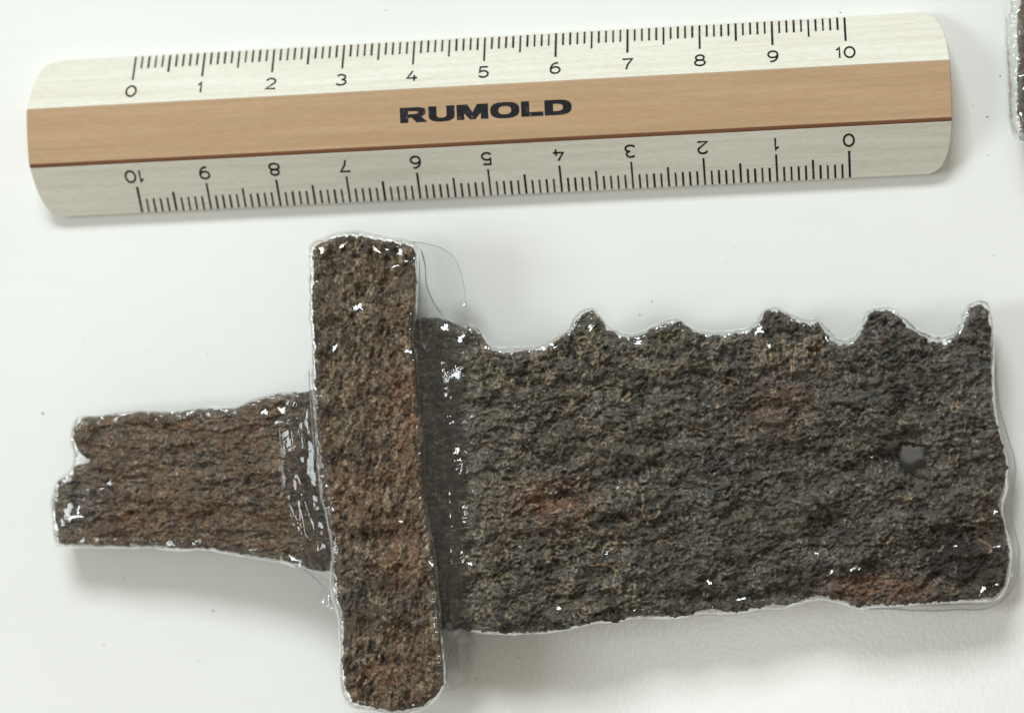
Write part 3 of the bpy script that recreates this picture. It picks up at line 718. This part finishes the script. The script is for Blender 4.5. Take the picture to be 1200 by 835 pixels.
ZS, ZD = [0.8, 1.0, 1.2, 1.48, 1.94], [0.55, 0.75, 1.0, 1.31, 1.55]
def film_web(name, rows, mat, parent, origin, ncol=22, seed=0, power=2.0, amp=0.00022):
    """film stretched from the guard's rim (x, y, z) to the lower metal (x, y, z)"""
    R_ = resample([(a[0], a[1], b[0], b[1], a[2], b[2]) for a, b in rows], 2.5)
    n = len(R_); G = np.zeros((n, ncol, 3)); k = np.arange(n)
    for j in range(ncol):
        t = j / (ncol - 1)
        px = R_[:, 0] * (1 - t) + R_[:, 2] * t; py = R_[:, 1] * (1 - t) + R_[:, 3] * t
        za = np.interp(R_[:, 4], ZS, ZD); zb = np.interp(R_[:, 5], ZS, ZD)
        z = (zb + (za - zb) * (1 - t) ** power) * cm
        z = z + amp * fbm(np.full(n, t * 5.0), k / 30.0, 3, 400 + seed) * math.sin(math.pi * min(1, t * 1.1 + .03)) * 2
        z = z + amp * 0.5 * fbm(np.full(n, t * 3.0), k / 8.0, 2, 420 + seed) * math.sin(math.pi * t)
        G[:, j] = unproj(px, py, z)
    ii = np.arange(n * ncol).reshape(n, ncol)
    Q = np.stack([ii[:-1, :-1].ravel(), ii[1:, :-1].ravel(), ii[1:, 1:].ravel(), ii[:-1, 1:].ravel()], 1)
    T = np.broadcast_to(np.linspace(0, 1, ncol)[None, :], (n, ncol)); ed = 0.10 * fbm(np.arange(n) / 12.0, np.zeros(n), 3, 440 + seed)[:, None]
    cl = sstep(0.0, 0.30, (1 - T) + ed) if power > 1 else sstep(0.0, 0.30, T + ed)
    xb = R_[:, 2] if power > 1 else R_[:, 0]; yb = R_[:, 3] if power > 1 else R_[:, 1]
    off = sdf_poly(xb, yb, BLADE if power > 1 else TANG)[:, None]          # over the table the film stays whole to its fold
    cl = np.maximum(cl, sstep(0, 8, off))
    return film_link(name, mesh_quads(name, G.reshape(-1, 3) - np.array(origin)[None, :], Q), cl.ravel(), mat, parent)
film_web('film_web', [((480, 284, 1.86), (497, 284, 1.6)), ((486, 292, 1.88), (518, 291, 1.15)), ((487, 310, 1.9), (535, 308, 1.0)), ((487, 330, 1.9), (543, 340, 0.95)), ((486, 352, 1.9), (546, 372, 1.05)), ((484, 374, 1.92), (545, 388, 1.36)), ((483, 400, 1.93), (548, 412, 1.44)), ((488, 440, 1.93), (550, 450, 1.47)), ((492, 490, 1.93), (550, 500, 1.48)), ((496, 540, 1.93), (550, 545, 1.48)), ((498, 600, 1.93), (550, 605, 1.48)), ((507, 645, 1.93), (549, 655, 1.47)), ((511, 690, 1.93), (547, 700, 1.45)), ((514, 728, 1.93), (544, 736, 1.33)), ((516, 752, 1.9), (551, 752, 1.0)), ((518, 780, 1.88), (551, 782, 0.85)), ((520, 798, 1.86), (540, 803, 0.85)), ((519, 806, 1.8), (524, 808, 1.3))], M_FILMW, sword, sword_loc, seed=1)
film_web('film_web', [((370, 700, 1.0)[:2] + (1.2,), (399, 722, 1.6)), ((378, 680, 1.05), (393, 690, 1.9)), ((352, 664, 1.25), (392, 668, 1.92)), ((339, 645, 1.42), (391, 640, 1.93)), ((333, 610, 1.46), (387, 610, 1.94)), ((328, 570, 1.47), (379, 575, 1.94)), ((324, 530, 1.47), (374, 526, 1.94)), ((324, 495, 1.45), (371, 485, 1.94)), ((334, 470, 1.38), (369, 460, 1.93)), ((350, 456, 1.2), (367, 440, 1.92)), ((362, 430, 1.5), (366, 415, 1.9))][::-1], M_FILMW, sword, sword_loc, seed=2, power=0.5, amp=0.0005)

# flat seam of the film beyond the end of the blade, with its welded edge
def film_seam(name, pairs, z0, z1, parent, origin, seed):
    R_ = resample([(a[0], a[1], b[0], b[1]) for a, b in pairs], 2.5); n = len(R_); nc = 8; k = np.arange(n)
    G = np.zeros((n, nc, 3))
    for j in range(nc):
        t = j / (nc - 1); wv = 1.4 * fbm(k / 10.0, k * 0 + j * .2, 3, 600 + seed)
        px = R_[:, 0] * (1 - t) + R_[:, 2] * t; py = R_[:, 1] * (1 - t) + R_[:, 3] * t
        z = (z0 + (z1 - z0) * t) * cm + 0.00025 * fbm(k / 9.0 + t, k * 0 + t * 2, 3, 610 + seed)
        G[:, j] = unproj(px + wv * t, py + wv * t, z)
    ii = np.arange(n * nc).reshape(n, nc)
    Q = np.stack([ii[:-1, :-1].ravel(), ii[1:, :-1].ravel(), ii[1:, 1:].ravel(), ii[:-1, 1:].ravel()], 1)
    o = film_link(name, mesh_quads(name, G.reshape(-1, 3) - np.array(origin)[None, :], Q), np.full(n * nc, 1.0), M_FILM, parent)
    film_fold('welded_edge', G[:, -1], 0.00011, o, origin, seed)
    return o
def film_fold(name, P, r, parent, origin, seed=0):
    """a thin rounded fold of film along world points"""
    P = np.asarray(P); n = len(P); T = np.gradient(P, axis=0); T /= np.linalg.norm(T, axis=1)[:, None] + 1e-12
    A = np.cross(T, np.array([0, 0, 1.0])); A /= np.linalg.norm(A, axis=1)[:, None] + 1e-12; Bn = np.cross(A, T)
    m_ = 8; k = np.arange(n); rad = r * (1 + 0.5 * fbm(k / 8.0, k * 0, 2, 640 + seed)) * np.clip(np.minimum(k, n - 1 - k) / 4.0, 0.15, 1)
    G = np.stack([P + (A * math.cos(2 * math.pi * j / m_) + Bn * math.sin(2 * math.pi * j / m_)) * rad[:, None] for j in range(m_)], 1)
    ii = np.arange(n * m_).reshape(n, m_); jj = np.roll(ii, -1, 1)
    Q = np.stack([ii[:-1].ravel(), ii[1:].ravel(), jj[1:].ravel(), jj[:-1].ravel()], 1)
    return film_link(name, mesh_quads(name, G.reshape(-1, 3) - np.array(origin)[None, :], Q), np.ones(n * m_), M_FOLD, parent)
film_seam('film_seam', [((1159, 366), (1161, 364)), ((1160, 395), (1165, 394)), ((1160, 430), (1167, 430)), ((1162, 475), (1171, 475)), ((1170, 510), (1180, 508)), ((1178, 545), (1190, 544)), ((1174, 572), (1188, 572)), ((1169, 593), (1185, 594)), ((1176, 615), (1190, 624)), ((1180, 640), (1195, 646)), ((1180, 668), (1192, 673)), ((1174, 690), (1180, 698)), ((1160, 700), (1162, 711)), ((1130, 702), (1130, 714)), ((1080, 705), (1080, 715)), ((1050, 706), (1050, 713)), ((1012, 708), (1010, 713))], 0.42, 0.36, sword, sword_loc, 1)
def fold_px(pts, r, parent=sword, seed=0):
    R_ = resample(pts, 2.0); return film_fold('film_fold', unproj(R_[:, 0], R_[:, 1], R_[:, 2] * cm), r, parent, sword_loc, seed)
fold_px([(478, 283, 1.3), (497, 285, 1.15), (518, 291, .85), (535, 306, .74), (544, 338, .72), (547, 372, .80)], 0.00006, seed=1)
fold_px([(493, 291, 1.3), (498, 310, 1.05), (500, 334, .95), (508, 354, .95), (520, 370, 1.05), (536, 380, 1.12)], 0.00010, seed=2)
fold_px([(491, 300, 1.35), (492, 330, 1.2), (492, 360, 1.2), (494, 400, 1.3)], 0.00008, seed=3)
fold_px([(552, 740, .8), (549, 756, .7), (551, 776, .62), (549, 790, .58), (540, 802, .56)], 0.00010, seed=4)
fold_px([(546, 742, 1.0), (534, 750, .95), (527, 765, .9), (524, 786, .8), (523, 803, .7)], 0.00010, seed=5)
fold_px([(539, 746, .9), (535, 765, .8), (537, 785, .7)], 0.00006, seed=6)
fold_px([(362, 432, 1.2), (363, 455, 1.3), (366, 500, 1.42), (369, 540, 1.45)], 0.00009, seed=7)
fold_px([(352, 664, .9), (368, 676, .85), (380, 690, .9), (392, 712, 1.1)], 0.00008, seed=8)

# film flats added for glints, tilted to mirror a window lamp into the camera
KEY = np.array([-0.14, 0.78, 0.82]); SIDE = np.array([-0.80, -0.04, 0.74])
def facet(px, py, r, surf, seed, src):
    zc = float(surf(np.array([px]), np.array([py]))[0]); c = unproj([px], [py], zc)[0]
    l = src - c; l /= np.linalg.norm(l); v = CAM - c; v /= np.linalg.norm(v); nrm = l + v; nrm /= np.linalg.norm(nrm)
    rg = random.Random(seed); nrm = nrm + np.array([rg.gauss(0, .02), rg.gauss(0, .02), 0]); nrm /= np.linalg.norm(nrm)
    a = np.cross(nrm, [0, 1.0, 0]); a /= np.linalg.norm(a); b = np.cross(nrm, a)
    R0 = r * 0.00012; nr, na = 5, 18
    ph = [rg.uniform(0, 6.28) for _ in range(4)]; asp = rg.uniform(.65, 1.4); rot = rg.uniform(0, 3.14)
    vs_ = []; lo_ = []; qs = []
    for i in range(nr):
        f = (i + 0.15) / (nr - 1 + .15)
        for j in range(na):
            t = 2 * math.pi * j / na
            rad = R0 * f * (1 + .25 * math.sin(2 * t + ph[0]) + .18 * math.sin(3 * t + ph[1]) + .12 * math.sin(5 * t + ph[2]))
            x_, y_ = rad * math.cos(t) * asp, rad * math.sin(t) / asp
            x_, y_ = x_ * math.cos(rot) - y_ * math.sin(rot), x_ * math.sin(rot) + y_ * math.cos(rot)
            vs_.append(c + a * x_ + b * y_ + nrm * (0.00012 - 0.06 * R0 * f * f)); lo_.append(1.0 if i < nr - 1 else 0.0)
    for i in range(nr - 1):
        for j in range(na):
            qs.append((i * na + j, i * na + (j + 1) % na, (i + 1) * na + (j + 1) % na, (i + 1) * na + j))
    o = film_link('film_glint', mesh_quads('film_glint', np.array(vs_) - sword_loc[None, :], np.array(qs)), np.array(lo_), M_SPOT, sword)
    return o
M_SPOT = mat_film('glint_film', 0.0, 500, 0.00006)
Fg = lambda x, y: guard_plane(x, y) + guard_top(x, y, np.full(1, 20.0)) + 0.0001
Fb = lambda x, y: blade_plane(x, y) + blade_top(x, y, np.full(1, 40.0)) + 0.0001
Ft = lambda x, y: tang_plane(x, y) + tang_top(x, y, np.full(1, 30.0)) + 0.0001
sd = 0
for (x, y, r) in [(421, 359, 6.5), (393, 407, 4.5), (378, 291, 5), (441, 293, 4), (455, 293, 4.5), (470, 297, 5), (478, 306, 4), (402, 287, 4), (463, 312, 3), (478, 412, 4), (470, 611, 2.5), (428, 799, 2), (505, 660, 3)]:
    sd += 1; facet(x, y, r, Fg, sd, KEY)
for (x, y, r) in [(531, 436, 13), (522, 384, 5), (540, 396, 5), (541, 611, 4), (543, 655, 4), (551, 661, 3), (711, 647, 5), (686, 609, 2.5), (661, 574, 3), (975, 670, 2.5), (1001, 666, 5), (1008, 663, 3), (868, 702, 4), (831, 683, 3.5), (957, 648, 2), (1152, 690, 4), (1166, 684, 4), (693, 384, 4), (748, 402, 4), (889, 388, 6), (901, 405, 3), (1166, 600, 3), (1168, 640, 3), (1120, 640, 2), (1020, 535, 3), (655, 712, 3), (637, 408, 3)]:
    sd += 1; facet(x, y, r, Fb, sd, KEY)
for (x, y, r) in [(80, 600, 9), (94, 604, 8), (74, 612, 4), (92, 597, 4), (129, 565, 4), (331, 481, 5), (326, 494, 4), (310, 483, 4), (120, 572, 3), (345, 655, 5), (352, 660, 3)]:
    sd += 1; facet(x, y, r, Ft, sd, SIDE if sd % 2 else KEY)

# ------------------------------------------------------------------ the neighbouring fragment, only its corner in view
o2 = unproj([1290], [80], 0.0)[0]; o2[2] = 0.0
frag = empty('iron_fragment', tuple(o2))
tag(frag, 'dark iron piece sealed in clear film, lying past the rounded end of the ruler', 'iron piece')
FR = [(1196, 14), (1200, 4), (1200, -60), (1300, -70), (1400, -60), (1405, 60), (1390, 150), (1280, 158), (1215, 158), (1200, 150), (1196, 120), (1198, 60)]
slab('body', FR, lambda x, y: np.full(np.shape(x), 0.45 * cm), lambda x, y, d: (0.45 + 0.04 * fbm(x / 14, y / 14, 4, 500)) * cm, lambda x, y, d: np.full(np.shape(x), -0.43 * cm), tang_col, frag, o2, 1.6, 1.8, 8, (), 6, seed=500)
film_rim('film_edge', [(1300, 162, 14), (1225, 162, 14), (1205, 158, 14), (1195, 145, 13), (1193, 100, 14), (1192, 60, 15), (1191, 20, 15), (1193, -10, 14), (1194, -66, 12)], lambda x, y: np.full(np.shape(x), 0.90 * cm), lambda x, y: np.full(np.shape(x), 0.03 * cm), M_FILM, frag, o2, 6, 5)

# ------------------------------------------------------------------ crumbs of dirt on the table
verts = []; faces = []
spots = [(50, 484, 2.3), (250, 715, 2.0), (558, 795, 1.6), (122, 755, 1.2), (170, 413, 1.0), (145, 676, 1.2), (764, 353, 1.6), (750, 369, 1.5), (860, 290, 1.0), (1172, 89, 1.8), (1157, 137, 1.8), (1140, 124, 1.0), (233, 774, 1.0), (452, 12, 1.2), (985, 15, 1.4), (1086, 715, 1.3), (608, 770, 1.2), (1158, 182, 1.0), (1165, 300, 0.9), (700, 310, 0.8), (98, 400, 0.9), (243, 415, 0.9)]
for i in range(70): spots.append((rr.uniform(0, 1200), rr.uniform(0, 835), rr.uniform(0.35, 0.8)))
for (px, py, r) in spots:
    c = unproj([px], [py], 0.0)[0]; b = len(verts); rr_ = r * 0.00012 * 0.62
    a0 = rr.uniform(0, 6); sx_ = rr.uniform(.6, 1.4)
    for k in range(6):
        a = a0 + k * math.pi / 3; f = rr.uniform(.7, 1.15)
        verts.append((c[0] + rr_ * f * sx_ * math.cos(a), c[1] + rr_ * f / sx_ * math.sin(a), 0.00002))
    verts.append((c[0], c[1], 0.00002 + rr_ * .8))
    for k in range(6): faces.append((b + k, b + (k + 1) % 6, b + 6))
cr = link('dirt_crumbs', mesh_from('dirt_crumbs', verts, faces), M_DUST)
tag(cr, 'tiny dark crumbs of dirt scattered on the white surface', 'crumbs', kind='stuff')
